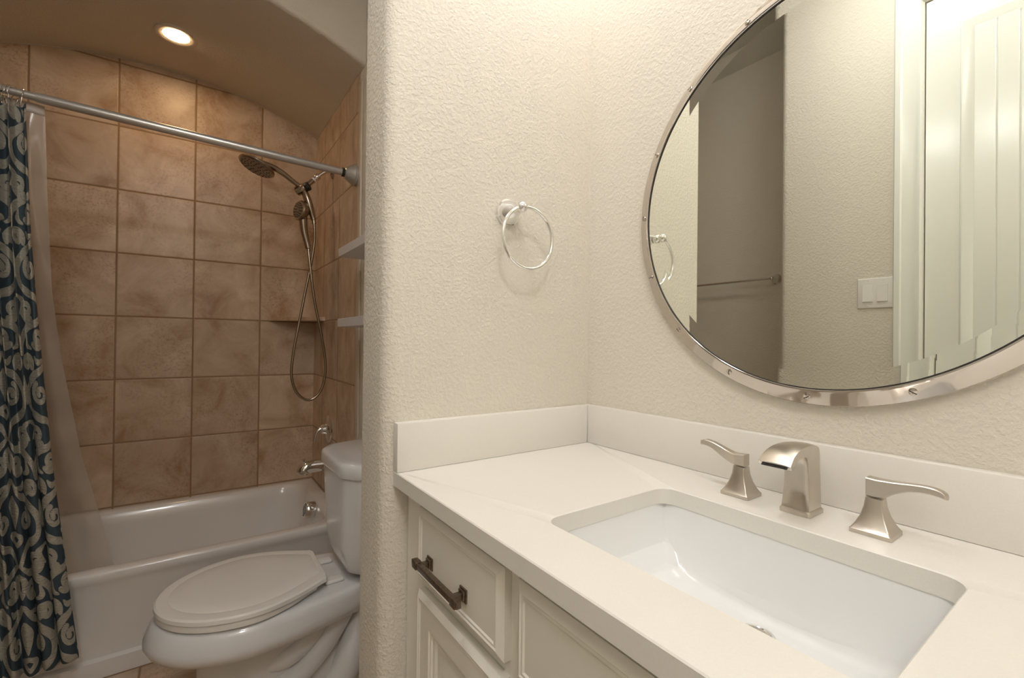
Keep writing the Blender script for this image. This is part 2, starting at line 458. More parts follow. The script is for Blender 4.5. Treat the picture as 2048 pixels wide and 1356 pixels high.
# sink: a trough that sweeps down from both short ends to the drain
sk = thing('sink', 'white rectangular undermount sink set into the cream countertop', 'sink', ((SX0+SX1)/2, (SY0+SY1)/2, -.16))
mb = MB(); nu, nv = 72, 96; cx, cy = (SX0+SX1)/2, (SY0+SY1)/2; hx, hy = (SX1-SX0)/2+.0012, (SY1-SY0)/2+.0012
def basin(u, v):
    ex, ey = hx*(1-abs(u)), hy*(1-abs(v))
    dp = np.interp(ey, [0, .006, .014, .024, .038, .055, .08, .12, .19], [0, .032, .058, .076, .088, .095, .1005, .1035, .1055])
    wl = np.interp(ex, [0, .003, .008, .013, .020, .030], [0, .35, .74, .91, .98, 1])
    return -TK - .0004 - float(dp*wl)
P = []
for a in range(nv+1):
    v = -1 + 2*a/nv; v = math.sin(v*PI/2)
    row = []
    for b in range(nu+1):
        t = -1 + 2*b/nu; u = math.sin(t*PI/2)
        row.append((cx + hx*u, cy + hy*v, basin(u, v)))
    P.append(row)
mb.grid(P)
# flange hidden under the counter and the outside of the bowl
mb.build('basin', SINKM, sk, 60)
mb = MB(); fl = .02
i0 = rrect(SX0-.0012, SX1+.0012, SY0-.0012, SY1+.0012, .001, 4); o0 = rrect(SX0-fl, SX1+fl, SY0-fl, SY1+fl, .02, 4)
b0 = rrect(SX0+.03, SX1-.03, SY0+.07, SY1-.07, .03, 4)
mb.loft([[(x, y, -TK-.0005) for x, y in i0], [(x, y, -TK-.0005) for x, y in o0], [(x, y, -TK-.012) for x, y in o0], [(x, y, -.165) for x, y in b0]], False, True)
mb.build('rim_flange', SINKM, sk)
dz = basin(0, 0); dcx = -.217
mb = MB(); mb.lathe([(.024, -.004), (.024, .0022), (.020, .0030), (.0175, .0010), (.0175, -.004)], (dcx, cy, dz), (0, 0, 1), 32)
dr = mb.build('drain', CHROME, sk)
mb = MB(); mb.lathe([(.015, -.003), (.0155, .004), (.012, .0062), (0, .007)], (dcx, cy, dz), (0, 0, 1), 32)
mb.build('stopper', NICKEL, dr)

# ------------------------------------------------------------------ faucet: spout and two lever handles
fa = thing('faucet', 'brushed nickel three-piece faucet behind the sink cutout', 'faucet', (-.08, -.523, 0))
ys = -.523
mb = MB()
# side outline of spout (x, z) as centre-line stations with thickness, swept across its width
top = bez([(-.0615, .006), (-.0615, .05), (-.0625, .088), (-.070, .0965), (-.085, .0995), (-.108, .1005), (-.132, .0985), (-.152, .092), (-.166, .0815)], 7)
bot = bez([(-.1020, .006), (-.0995, .03), (-.0985, .055), (-.1000, .072), (-.1050, .0815), (-.1120, .0865), (-.130, .0875), (-.148, .0835), (-.163, .0765)], 7)
nw = 12
loops = []
for (tx_, tz_), (bx_, bz_), k in zip(top, bot, range(len(top))):
    f = k/(len(top)-1)
    hw = .0172 + .0022*max(0, .3-f)/.3*.6 + .0045*max(0, (f-.55)/.45)**1.2
    hw -= .0012*math.sin(min(f/.5, 1)*PI)
    L = []
    for q in range(nw+1):
        s_ = -1 + 2*q/nw
        # front/under side is hollowed so that the edges stand proud
        hol = .0050*(1-s_**4)*min(1, f/.12)*(1 if f < .85 else (1-f)/.15)
        dx_, dz_ = tx_-bx_, tz_-bz_; ln = math.hypot(dx_, dz_)
        L.append((bx_ + dx_/ln*hol, ys + s_*hw, bz_ + dz_/ln*hol))
    for q in range(nw, -1, -1):
        s_ = -1 + 2*q/nw
        bul = .0022*(1-s_**2)
        L.append((tx_ + dx_/ln*bul*.5, ys + s_*hw*.985, tz_ + dz_/ln*bul))
    loops.append(L)
mb.loft(loops)
sp = mb.build('spout', NICKEL, fa, 40)
mb = MB(); mb.box(-.1670, -.1620, ys-.0165, ys+.0165, .0772, .0795, .0004, 1); mb.build('outlet', DARK, sp)
mb = MB()
base_loops = []
for z, g_ in ((.0003, .0012), (.0055, .0012), (.0078, -.0005)):
    base_loops.append([(x, y, z) for x, y in rrect(-.1040-g_, -.0590+g_, ys-.0195-g_, ys+.0195+g_, .004, 4)])
mb.loft(base_loops); mb.build('base', NICKEL, sp)
def lever_handle(yc, sgn):
    xc = -.083; mb = MB(); lp = []
    for z, h in ((.0003, .0225), (.0050, .0225), (.0062, .0212), (.012, .0178), (.022, .0135), (.034, .0105), (.046, .0092)):
        lp.append([(x, y, z) for x, y in rrect(xc-h, xc+h, yc-h, yc+h, .0022, 3)])
    mb.loft(lp); t = mb.build('handle', NICKEL, fa, 40)
    # lever: a block that turns into a thin curved blade
    a = (.0088, .0095)
    topc = bez([(-.0086, .0475, .0665), (.0, .0475, .0660), (.010, .0480, .0655), (.022, .0515, .0685), (.036, .0590, .0735), (.050, .0665, .0775), (.062, .0690, .0785), (.0705, .0685, .0755)], 8) if sgn > 0 else \
           bez([(-.0086, .0475, .0715), (.0, .0475, .0708), (.010, .0490, .0710), (.022, .0570, .0715), (.036, .0630, .0730), (.050, .0652, .0740), (.062, .0645, .0725), (.0700, .0625, .0680)], 8)
    mb = MB(); lp = []; m = len(topc)
    for k, (s_, zb, zt) in enumerate(topc):
        f = k/(m-1)
        hw = .0088 if f < .25 else .0088 - .0030*math.sin(min(1, (f-.25)/.4)*PI/2) + .0012*max(0, f-.75)*4
        if f > .93: hw *= math.sqrt(max(.08, 1-((f-.93)/.075)**2))
        zb_, zt_ = min(zb, zt-.0028), zt
        b_ = min(.0012, (zt_-zb_)*.3)
        y = yc + sgn*s_
        lp.append([(xc-hw, y, zb_+b_), (xc-hw+b_, y, zb_), (xc+hw-b_, y, zb_), (xc+hw, y, zb_+b_), (xc+hw, y, zt_-b_), (xc+hw-b_, y, zt_), (xc-hw+b_, y, zt_), (xc-hw, y, zt_-b_)])
    mb.loft(lp); mb.build('lever', NICKEL, t, 40)
    return t
lever_handle(-.434, 1); lever_handle(-.612, -1)

# ------------------------------------------------------------------ round mirror
MY, MZ = -.518, .498
mi = thing('mirror', 'large round mirror in a polished metal frame with slotted screws', 'mirror', (0, MY, MZ-.3475))
mb = MB()
mb.lathe([(.3470, .0005), (.3490, .004), (.3490, .0095), (.3475, .0120), (.3440, .0135), (.3290, .0205), (.3262, .0225), (.3240, .0225), (.3228, .0205), (.3225, .0150), (.3225, .0005)], (0, MY, MZ), (-1, 0, 0), 160, closed_prof=True)
fr = mb.build('frame', POLN, mi, 25)
mb = MB(); mb.lathe([(.3238, .0150), (.3238, .0212), (.3218, .0212), (.3218, .0150)], (0, MY, MZ), (-1, 0, 0), 160, closed_prof=True); mb.build('gap_ring', DARK, mi)  # dark ring put in for the shaded gap between glass and frame
mb = MB(); mb.lathe([(.3222, .002), (.3222, .0191), (.2985, .0185), (0, .0185)], (0, MY, MZ), (-1, 0, 0), 160)
mb.build('glass', MIRR, mi, 0)
nrm = Vector((-.0150, 0, 0))
for k in range(16):
    a = math.radians(2.5 + 22.5*k); r = .3365
    er = Vector((0, math.cos(a), math.sin(a)))
    ax = (Vector((-1, 0, 0))*.905 + er*.42).normalized()
    c = Vector((-.0172, MY, MZ)) + er*r
    mb = MB()
    mb.lathe([(.0052, -.002), (.0052, .0008), (.0042, .0016), (0, .0019)], c, ax, 18)
    mb.cur = 1
    tdir = ax.cross(Vector((0, math.cos(a*3+k), math.sin(a*3+k)))).normalized(); sdir = ax.cross(tdir)
    q = [c + ax*.0021 + tdir*s1*.0045 + sdir*s2*.0006 for s1, s2 in ((-1, -1), (1, -1), (1, 1), (-1, 1))]
    q2 = [p - ax*.0012 for p in q]
    mb.loft([q2, q])
    mb.build('screw', [POLN, DARK], fr)

# ------------------------------------------------------------------ towel ring
tr = thing('towel_ring', 'chrome towel ring on the cream stub wall above the backsplash', 'towel ring', (-.252, 0, .50))
mb = MB()
mb.lathe([(.0300, .0005), (.0300, .005), (.0290, .0075), (.0262, .0085), (.0245, .0120), (.0195, .024), (.0135, .033), (.0092, .040), (.0088, .046)], (-.252, 0, .525), (0, -1, 0), 40)
mb.build('mount', CHROME, tr)
mb = MB(); mb.ball((-.252, -.0555, .526), .0122, 24, 14)
mb.lathe([(.0072, .044), (.0072, .050)], (-.252, 0, .526), (0, -1, 0), 20)
mb.build('post', CHROME, tr)
rc = Vector((-.2345, -.0555, .4635)); rr = .0650
mb = MB(); pts = [rc + Vector((math.cos(a)*rr, -.006*math.sin(a)*0, math.sin(a)*rr)) for a in [2*PI*k/90 for k in range(91)]]
mb.tube(pts, .0041, 14, caps=False)
mb.build('ring', CHROME, tr)

# ------------------------------------------------------------------ bathtub
tub = thing('bathtub', 'white alcove bathtub with a plain apron below the tiled wall', 'bathtub', (-.96, 1.72, FL))
ty0, ty1, tx0, tx1, tz = 1.337, YB-.001, XL+.001, XT-.007, -.593
mb = MB(); n = 9
def R(x0, x1, y0, y1, r, z): return [(x, y, z) for x, y in rrect(x0, x1, y0, y1, r, n)]
L = [R(tx0, tx1, ty0-.004, ty1, .004, FL+.0005), R(tx0, tx1, ty0-.004, ty1, .004, -.905), R(tx0, tx1, ty0+.010, ty1, .004, -.897),
     R(tx0, tx1, ty0+.012, ty1, .004, -.655), R(tx0, tx1, ty0+.004, ty1, .004, -.632), R(tx0, tx1, ty0, ty1, .004, -.622),
     R(tx0, tx1, ty0, ty1, .006, tz-.010), R(tx0, tx1, ty0+.0035, ty1, .006, tz-.003), R(tx0, tx1, ty0+.010, ty1, .006, tz),
     R(tx0+.045, tx1-.052, ty0+.050, ty1-.030, .10, tz), R(tx0+.056, tx1-.060, ty0+.060, ty1-.038, .11, tz-.004), R(tx0+.070, tx1-.066, ty0+.066, ty1-.046, .12, tz-.014),
     R(tx0+.10, tx1-.075, ty0+.072, ty1-.055, .13, tz-.06), R(tx0+.20, tx1-.105, ty0+.090, ty1-.075, .14, -.80), R(tx0+.26, tx1-.135, ty0+.12, ty1-.11, .14, -.885), R(tx0+.32, tx1-.19, ty0+.18, ty1-.17, .12, -.905)]
mb.loft(L, False, True)
mb.build('shell', TUBM, tub, 40)
oc = Vector((tx1-.076, 1.70, -.640)); oa = Vector((-.955, 0, .19)).normalized()
mb = MB(); mb.lathe([(.040, -.002), (.041, .006), (.040, .036), (.035, .043), (.0, .044)], oc, oa, 36)
ov = mb.build('overflow_plate', CHROME, tub)
mb = MB()
up_ = Vector((0, 0, 1)) - oa*oa.z; up_.normalize(); sd_ = oa.cross(up_)
for i in range(-4, 5):
    for j in range(-4, 5):
        if i*i + j*j <= 17: mb.lathe([(.0020, .0432), (.0020, .0446)], oc + up_*i*.0072 + sd_*j*.0072, oa, 8)
mb.build('grille_holes', DARK, ov)
mb = MB(); mb.lathe([(.034, 0), (.034, .003), (.028, .005), (0, .005)], (tx1-.30, 1.72, -.905), (0, 0, 1), 28); mb.build('drain', CHROME, tub)

# tub spout and mixer valve
XS = XT - .006
ts = thing('tub_spout', 'chrome tub spout with diverter knob low on the tiled wall', 'spout', (XS, 1.725, -.44))
mb = MB(); yy = 1.725
path = bez([(XS-.001, yy, -.420), (XS-.05, yy, -.420), (XS-.09, yy, -.4205), (XS-.112, yy, -.426), (XS-.124, yy, -.440), (XS-.127, yy, -.453)], 8)
m = len(path); rad = [.0325 + .001*math.sin(k/(m-1)*PI) - .006*max(0, k/(m-1)-.75)/.25 for k in range(m)]
mb.tube(path, rad, 24); mb.build('body', CHROME, ts)
mb = MB(); mb.lathe([(.0055, .024), (.005, .040), (.010, .043), (.010, .047), (.004, .050)], (XS-.112, yy, -.424), (-.25, 0, 1), 16); mb.build('diverter_knob', CHROME, ts)
tv = thing('shower_valve', 'chrome round shower valve with drooping lever above the tub spout', 'valve', (XS, 1.722, -.30))
mb = MB(); vc = (XS, 1.722, -.232)
mb.lathe([(.074, .0004), (.0735, .004), (.066, .0085), (.040, .012), (.030, .014), (.026, .020), (.024, .034), (.020, .040), (0, .041)], vc, (-1, 0, 0), 44); mb.build('escutcheon', CHROME, tv)
mb = MB(); pa = bez([(XS-.020, 1.722, -.230), (XS-.040, 1.722, -.230), (XS-.056, 1.721, -.240), (XS-.066, 1.720, -.262), (XS-.071, 1.719, -.290)], 8); m = len(pa)
mb.tube(pa, [.0125 - .0075*(k/(m-1))**1.2 for k in range(m)], 16); mb.build('lever', CHROME, tv)

# ------------------------------------------------------------------ shower head, hand shower
ysh = 1.71
sh = thing('overhead_shower', 'brushed nickel overhead shower head on a bent arm below the curtain rod', 'shower head', (XS, ysh, 1.10))
mb = MB(); mb.lathe([(.030, .0004), (.029, .005), (.018, .010), (.0125, .013)], (XS, ysh, 1.128), (-1, 0, 0), 30)
mb.build('escutcheon', BRONZE, sh)
mb = MB(); mb.tube(bez([(XS-.002, ysh, 1.128), (XS-.028, ysh, 1.129), (XS-.048, ysh, 1.119), (XS-.070, ysh, 1.098), (XS-.082, ysh, 1.086)], 8), .0098, 18); mb.build('arm', CHROME, sh)
a0 = Vector((XS-.070, ysh, 1.098)); a1 = Vector((-.350, ysh-.004, 1.018)); ad = (a1-a0).normalized()
mb = MB(); mb.lathe([(.012, 0), (.0165, .004), (.0165, .020), (.014, .024), (.0125, .026), (.0125, .034)], a0, ad, 20); mb.build('swivel_nut', CHROME, sh)
mb = MB(); mb.lathe([(.0128, .034), (.0128, .042)], a0, ad, 20); mb.build('washer', PLAS, sh)
mb = MB(); mb.lathe([(.0118, .042), (.0118, .070), (.0135, .071), (.0135, .078), (.011, .079), (.011, .104)], a0, ad, 20); mb.build('stem', BRONZE, sh)
bc = Vector((-.352, ysh, 1.016))
bx_ = Vector((.72, -.55, .42)).normalized()
mb = MB(); mb.lathe([(.018, -.038), (.0235, -.033), (.024, -.012), (.0235, .006), (.0200, .016)], bc, bx_, 24); br_ = mb.build('bracket', BRONZE, sh)
mb = MB(); mb.lathe([(.0225, .014), (.0235, .018), (.0235, .030), (.020, .036), (0, .037)], bc, bx_, 8); mb.build('diverter_knob', DARK, br_)
hn = Vector((-.38, -.06, -.92)).normalized(); hc = Vector((-.563, ysh-.01, 1.076))
mb = MB(); pa = bez([bc + Vector((-.010, 0, .006)), (-.400, ysh-.002, 1.043), (-.445, ysh-.005, 1.071), (-.490, ysh-.008, 1.090), (-.540, ysh-.01, 1.098)], 8); m = len(pa)
mb.tube(pa, [.0125 + .007*(k/(m-1)) for k in range(m)], 18, squash=.8); mb.build('neck', BRONZE, sh)
mb = MB(); mb.lathe([(.077, .005), (.0825, 0), (.0825, -.006), (.072, -.014), (.040, -.020), (.0, -.022)], hc, hn, 48); hd = mb.build('head', BRONZE, sh)
mb = MB(); mb.lathe([(.0, .0052), (.075, .0052), (.073, .0068), (0, .0072)], hc, hn, 40); fc = mb.build('spray_face', mat('spray_plate', (.33, .28, .23), .4, .6), hd)
def nozzles(c, n_, R_, root, hgt, rngs):
    u = Vector((1, 0, 0)); u = (u - n_*u.dot(n_)).normalized(); v = n_.cross(u); mb = MB()
    for rr_, k in rngs:
        for i in range(k):
            a = 2*PI*i/k + rr_*60
            mb.lathe([(.0034, hgt-.001), (.0030, hgt+.0014)], c + (u*math.cos(a) + v*math.sin(a))*rr_*R_, n_, 8)
    mb.build('nozzles', DARK, root)
nozzles(hc, hn, .073, fc, .0072, ((.88, 18), (.70, 14), (.50, 10), (.28, 6)))
mb = MB(); wa = bez([bc + Vector((.004, 0, -.004)), (-.333, ysh-.004, .968), (-.316, ysh-.006, .915), (-.300, ysh-.006, .862)], 8); m = len(wa)
mb.tube(wa, [.016 + .007*math.sin(min(1, k/(m-1)*1.1)*PI) for k in range(m)], 18, squash=.85); mb.build('outlet_wand', BRONZE, sh)

hs = thing('hand_shower', 'small brushed nickel hand shower docked under the overhead head with looping hose', 'hand shower', (-.33, ysh, .70))
kn = Vector((-.92, -.36, .06)).normalized(); kc = Vector((-.372, ysh-.008, .900))
mb = MB(); mb.lathe([(.046, .003), (.0515, -.003), (.0515, -.010), (.045, -.026), (.030, -.040), (0, -.045)], kc, kn, 40); hh = mb.build('head', BRONZE, hs)
mb = MB(); mb.lathe([(0, .002), (.0425, .002), (.041, .0036), (0, .004)], kc, kn, 36); f2 = mb.build('spray_face', MATS['spray_plate'], hh)
nozzles(kc, kn, .041, f2, .004, ((.86, 14), (.62, 10), (.34, 6)))
mb = MB(); pa = bez([kc - kn*.020 + Vector((0, 0, .01)), (-.350, ysh-.002, .860), (-.343, ysh, .800), (-.330, ysh, .745), (-.322, ysh, .712)], 8); m = len(pa)
mb.tube(pa, [.024 - .009*min(1, k/(m-1)*1.3) for k in range(m)], 18); mb.build('handle', BRONZE, hs)
hose = bez([(-.300, ysh-.006, .865), (-.297, ysh-.006, .837), (-.294, ysh-.004, .790), (-.295, ysh, .734), (-.308, ysh+.006, .628), (-.331, ysh+.010, .497), (-.357, ysh+.010, .341), (-.383, ysh+.006, .188), (-.393, ysh+.002, .061), (-.368, ysh, -.029),
            (-.316, ysh-.002, -.071), (-.266, ysh-.004, -.045), (-.237, ysh-.006, .029), (-.234, ysh-.008, .135), (-.260, ysh-.010, .292), (-.292, ysh-.012, .448), (-.311, ysh-.010, .590), (-.321, ysh-.004, .690), (-.322, ysh, .714)], 16)
mb = MB(); m = len(hose)
mb.tube(hose, .0068, 12); mb.build('hose', BRONZE, hs)
for i0_, i1_ in ((0, 14), (m-14, m-1)):
    mb = MB(); mb.tube(hose[i0_:i1_+1], .0100, 16); mb.build('hose_connector', BRONZE, hs)

# ------------------------------------------------------------------ corner shelf, wall shelves
mb = MB(); pl = [(XS+.001, YB), (-.455, YB), (-.447, YB-.012), (XS-.012, 1.842), (XS+.001, 1.838)]
mb.prism(pl, .347, .367)
tag(mb.build('corner_shelf', TILE_PIECE, None, 30, base=(-.28, 2.02, .347)), 'brown tile corner shelf behind the shower hose', 'shelf')
for z0, lb in ((.584, 'white floating shelf on the toilet wall, upper of the two'), (.295, 'white floating shelf on the toilet wall, lower of the two')):
    tag(MB().box(-.320, XT-.0005, .35, 1.128, z0, z0+.034, .0012, 1).build('wall_shelf', SHELFM, None, 30, base=(-.26, .74, z0)), lb, 'shelf', 'white floating shelves above the toilet')

# ------------------------------------------------------------------ toilet
yc = .80
to = thing('toilet', 'white two-piece toilet with closed lid between stub wall and tub', 'toilet', (-.55, yc, FL))
def egg(xf_, xb_, hw, wb, z, xm=None, n=28, ycc=None, pw=2.0):
    """front-rounded outline: half ellipse to the front (-x), tapering back to half width wb"""
    ycc = yc if ycc is None else ycc
    xm = xm if xm is not None else xf_ + (xb_-xf_)*.46
    up = []
    for k in range(n+1):
        a = PI/2*k/n
        up.append((xm - (xm-xf_)*math.cos(a), hw*math.sin(a)**(2/pw)))
    for k in range(1, 13):
        t = k/12
        s_ = t**1.7
        up.append((xm + (xb_-.02-xm)*t, hw + (wb-hw)*s_))
    up += [(xb_-.006, wb-.006), (xb_, wb-.02)]
    pts = [(x, ycc+w, z) for x, w in up] + [(x, ycc-w, z) for x, w in reversed(up[1:])]
    return pts
mb = MB()
secs = [(-.800, -.300, .112, .100, FL+.0005, -.62), (-.800, -.300, .108, .098, FL+.02, -.62), (-.794, -.300, .100, .085, -.90, -.62), (-.790, -.300, .098, .070, -.80, -.62), (-.790, -.300, .098, .062, -.700, -.62),
        (-.796, -.290, .104, .062, -.668, -.62), (-.825, -.270, .138, .075, -.650, -.64), (-.875, -.255, .180, .095, -.638, -.65), (-.905, -.245, .202, .108, -.625, -.66), (-.915, -.240, .209, .114, -.606, -.66), (-.914, -.238, .208, .118, -.592, -.66),
        (-.902, -.236, .201, .122, -.565, -.655), (-.893, -.236, .195, .122, -.550, -.65), (-.880, -.238, .187, .118, -.5445, -.65), (-.86, -.26, .17, .10, -.5440, -.65)]
mb.loft([egg(a, b, c, d, z, xm) for a, b, c, d, z, xm in secs])
mb.build('bowl', PORC, to, 50)
# trapway relief on both flanks
for sg in (-1, 1):
    mb = MB()
    mb.tube(bez([(-.66, yc+sg*.045, -.748), (-.56, yc+sg*.082, -.728), (-.50, yc+sg*.085, -.690), (-.465, yc+sg*.085, -.640), (-.445, yc+sg*.075, -.585)], 8), [.034]*33, 18)
    mb.tube(bez([(-.65, yc+sg*.045, -.818), (-.545, yc+sg*.088, -.795), (-.475, yc+sg*.092, -.745), (-.425, yc+sg*.092, -.680), (-.385, yc+sg*.085, -.625), (-.33, yc+sg*.07, -.600)], 8), [.036]*41, 18)
    mb.tube(bez([(-.47, yc+sg*.040, -.960), (-.40, yc+sg*.082, -.860), (-.36, yc+sg*.082, -.760), (-.31, yc+sg*.030, -.640)], 8), [.050]*25, 18)
    mb.build('trapway', PORC, to)
lo = -.5010
mb = MB()
mb.loft([egg(-.889, -.478, .196, .120, z, -.66) if not i else egg(-.889+i, -.478-i, .196-i, .120-i, z, -.66) for z, i in ((-.5410, .004), (-.5375, 0), (-.5260, 0), (-.5230, .003))])
mb.build('seat', SEATM, to, 40)
mb = MB()
def lid_loop(i, z): return egg(-.892+i, -.450-i*.5, .199-i, .122-i, z, -.66)
mb.loft([lid_loop(.003, -.5215), lid_loop(0, -.5185), lid_loop(.001, -.5085), lid_loop(.006, -.5045), lid_loop(.030, -.5025), lid_loop(.034, -.5035), lid_loop(.040, -.5015), lid_loop(.08, -.5005)])
mb.build('lid', SEATM, to, 30)
for sg in (-1, 1):
    mb = MB(); mb.box(-.452, -.395, yc+sg*.075-.019, yc+sg*.075+.019, -.5440, -.5320, .005, 3); mb.build('hinge_cap', SEATM, to)
# tank
def tank_poly(sc, xo=0., rs=1.):
    h = [(-.428+xo, .100), (-.424+xo, .135), (-.385+xo*.8, .192), (-.225, .222)]
    h = [(x, y*sc) for x, y in h]
    return chaikin([(x, yc-.012+y) for x, y in h] + [(x, yc-.012-y) for x, y in reversed(h)], 2, .18)
mb = MB()
mb.loft([[(x, y, z) for x, y in tank_poly(s_, xo)] for z, s_, xo in ((-.5435, .42, .10), (-.535, .55, .065), (-.515, .70, .040), (-.480, .81, .026), (-.43, .88, .018), (-.32, .92, .013), (-.196, .955, .008))])
mb.build('tank', PORC, to, 50)
mb = MB()
mb.loft([[(x, y, z) for x, y in tank_poly(s_, xo)] for z, s_, xo in ((-.195, .955, .008), (-.194, .985, .002), (-.188, 1.0, 0), (-.160, 1.0, 0), (-.1515, .985, .004), (-.1475, .95, .012), (-.1450, .87, .03))])
mb.build('tank_lid', PORC, to, 50)
for sg in (-1, 1):
    mb = MB(); mb.ball((-.43, yc+sg*.118, FL+.016), .017, 18, 10, (1, 1, .9)); mb.build('bolt_cap', PORC, to)

# ------------------------------------------------------------------ curtain rod, rings, curtain, liner
yr, zr = 1.282, 1.008
rd = thing('curtain_rod', 'satin metal tension rod across the tub opening', 'curtain rod', (-.96, yr, zr-.015))
MBr = MB(); MBr.tube([(XL+.004, yr, zr+.030), (-1.226, yr, zr+.0115)], .0125, 24); MBr.build('inner_tube', RODM, rd)
MBr = MB(); MBr.tube([(-1.235, yr, zr+.0118), (-1.228, yr, zr+.0116), (-.236, yr, zr-.016)], [.0150, .0158, .0158], 24); MBr.build('outer_tube', RODM, rd)
MBr = MB(); MBr.lathe([(.0185, .052), (.0195, .056), (.0195, .064), (.0165, .066)], (XS, yr, zr-.017), (-1, 0, .03), 24); MBr.build('collar', DARK, rd)
MBr = MB(); MBr.lathe([(.0475, .0004), (.0485, .004), (.0485, .010), (.0462, .0125), (.0465, .016), (.026, .050), (.021, .054), (.012, .055)], (XS, yr, zr-.017), (-1, 0, .03), 40); MBr.build('flange', RODM, rd)
MBr = MB(); MBr.lathe([(.0475, .0004), (.0485, .004), (.0485, .010), (.026, .050), (.012, .055)], (XL+.006, yr, zr+.030), (1, 0, 0), 40); MBr.build('flange', RODM, rd)
ordn = ['at the curtain free edge', 'second from the curtain free edge', 'third from the curtain free edge', 'fourth from the curtain free edge', 'fifth from the curtain free edge', 'sixth from the curtain free edge', 'seventh from the curtain free edge', 'eighth from the curtain free edge', 'ninth from the curtain free edge', 'tenth from the curtain free edge', 'last at the hidden wall end']
def ring_mesh():
    m = MB(); pts = []
    for k in range(40):
        a = 2*PI*k/39
        pts.append((.003*math.sin(a), math.cos(a)*.0215*(1 if math.sin(a) > 0 else .75), -.014 + (.031*math.sin(a) if math.sin(a) > 0 else .030*math.sin(a))))
    m.tube(pts, .0016, 8, caps=False)
    return m
r0 = ring_mesh().build('curtain_ring', CHROME, None, 40)
for k, (x, tilt) in enumerate(((-1.268, .30), (-1.286, -.45), (-1.297, -.25), (-1.310, .10), (-1.326, -.1), (-1.385, .2), (-1.44, -.15), (-1.50, .1), (-1.56, -.2), (-1.62, .15), (-1.675, 0))):
    o = r0 if k == 0 else r0.copy()
    if k: COL.objects.link(o)
    o.location = (x, yr, zr + .0118 - (x+1.226)*.03 + Z0); o.rotation_euler = (0, 0, tilt)
    tag(o, 'thin metal curtain ring on the rod, ' + ordn[k], 'curtain ring', 'curtain rings on the rod')

# --- pattern: scrolled damask strokes in cloth space, stored as a signed distance per vertex
def spiral(cx, cy, r0, r1, a0, turns, w0, w1, n=26):
    t = np.linspace(0, 1, n); a = a0 + turns*2*PI*t; r = r0 + (r1-r0)*t
    return [(cx + r[i]*math.cos(a[i]), cy + r[i]*math.sin(a[i]), w0 + (w1-w0)*t[i]) for i in range(n)]
CW, CH = .150, .400     # half cell width (mirrored), cell height
def curve(pts, ws):
    q = bez(pts, 8); w = np.interp(np.linspace(0, 1, len(q)), np.linspace(0, 1, len(ws)), ws)
    return [(p[0], p[1], w_) for p, w_ in zip(q, w)]
STROKES = [
    curve([(.004, .00), (.035, .045), (.090, .075), (.130, .120), (.125, .175), (.085, .205), (.035, .225), (.006, .270)], (.007, .010, .013, .012, .010, .013, .010, .006)),
    curve([(.006, .270), (.045, .300), (.100, .315), (.140, .355), (.148, .400)], (.005, .011, .013, .011, .007)),
    spiral(.062, .130, .036, .008, -1.2, 1.25, .008, .009), spiral(.100, .262, .034, .007, 2.2, -1.3, .009, .009),
    spiral(.050, .352, .034, .008, .6, 1.2, .009, .010), spiral(.118, .030, .030, .007, 2.6, 1.2, .009, .009),
    curve([(.150, .215), (.118, .235), (.140, .275)], (.004, .012, .003)), curve([(.0, .055), (.012, .090), (.0, .150)], (.008, .013, .003)),
    curve([(.0, .165), (.022, .182), (.0, .205)], (.006, .010, .006)), curve([(.090, .385), (.112, .372), (.108, .340)], (.004, .010, .003)),
    curve([(.030, .020), (.060, .028), (.075, .010)], (.004, .010, .003)), curve([(.150, .070), (.146, .120), (.150, .160)], (.003, .008, .003)),
    curve([(.0, .300), (.016, .325), (.0, .372)], (.006, .012, .004)),
]
def pattern_sdf(s, t):
    s = np.abs((s + CW) % (2*CW) - CW); t = t % CH
    best = np.full(s.shape, 1.0)
    for st in STROKES:
        for (x0, y0, w0), (x1, y1, w1) in zip(st[:-1], st[1:]):
            for sh_ in ((-CH, 0, CH) if (min(y0, y1) < .03 or max(y0, y1) > CH-.03) else (0,)):
                dx_, dy_ = x1-x0, y1-y0; l2 = dx_*dx_+dy_*dy_+1e-12
                px, py = s-x0, t-(y0+sh_)
                h = np.clip((px*dx_+py*dy_)/l2, 0, 1)
                d = np.hypot(px-h*dx_, py-h*dy_) - 1.08*(w0+(w1-w0)*h)
                best = np.minimum(best, d)
    return best
CURT = mat('damask_cloth', (.1, .15, .2), .7, spec=.2); g = NT(CURT)
at = g.n('ShaderNodeAttribute', attribute_name='scroll_distance')
cl = g.n('ShaderNodeAttribute', attribute_name='cloth_uv')
msk = g.ramp(g.math('MULTIPLY_ADD', at.outputs['Fac'], 60.0, .5), [(.46, (1,)*3), (.54, (0,)*3)])
wv = g.n('ShaderNodeTexNoise', i_Scale=1.0, i_Detail=2)
mpv = g.n('ShaderNodeMapping'); mpv.inputs['Scale'].default_value = (900, 900, 1); g.l(cl.outputs['Vector'], mpv.inputs[0]); g.l(mpv.outputs[0], wv.inputs['Vector'])
blue = g.mix(wv.outputs[0], (.036, .056, .070), (.075, .105, .125)); cream = g.mix(wv.outputs[0], (.36, .335, .275), (.50, .47, .39))
g.l(g.mix(msk, blue, cream), g.b.inputs['Base Color'])
cr = g.n('ShaderNodeTexNoise', i_Scale=1.0, i_Detail=2, i_Distortion=.8); mpc = g.n('ShaderNodeMapping'); mpc.inputs['Scale'].default_value = (22, 90, 1); mpc.inputs['Rotation'].default_value = (0, 0, .35)
g.l(cl.outputs['Vector'], mpc.inputs[0]); g.l(mpc.outputs[0], cr.inputs['Vector'])
hgt = g.math('MULTIPLY', msk, g.math('ADD', .55, g.ramp(cr.outputs[0], [(.40, (1,)*3), (.5, (0,)*3), (.60, (1,)*3)])))
g.bump(hgt, .6, .0022)

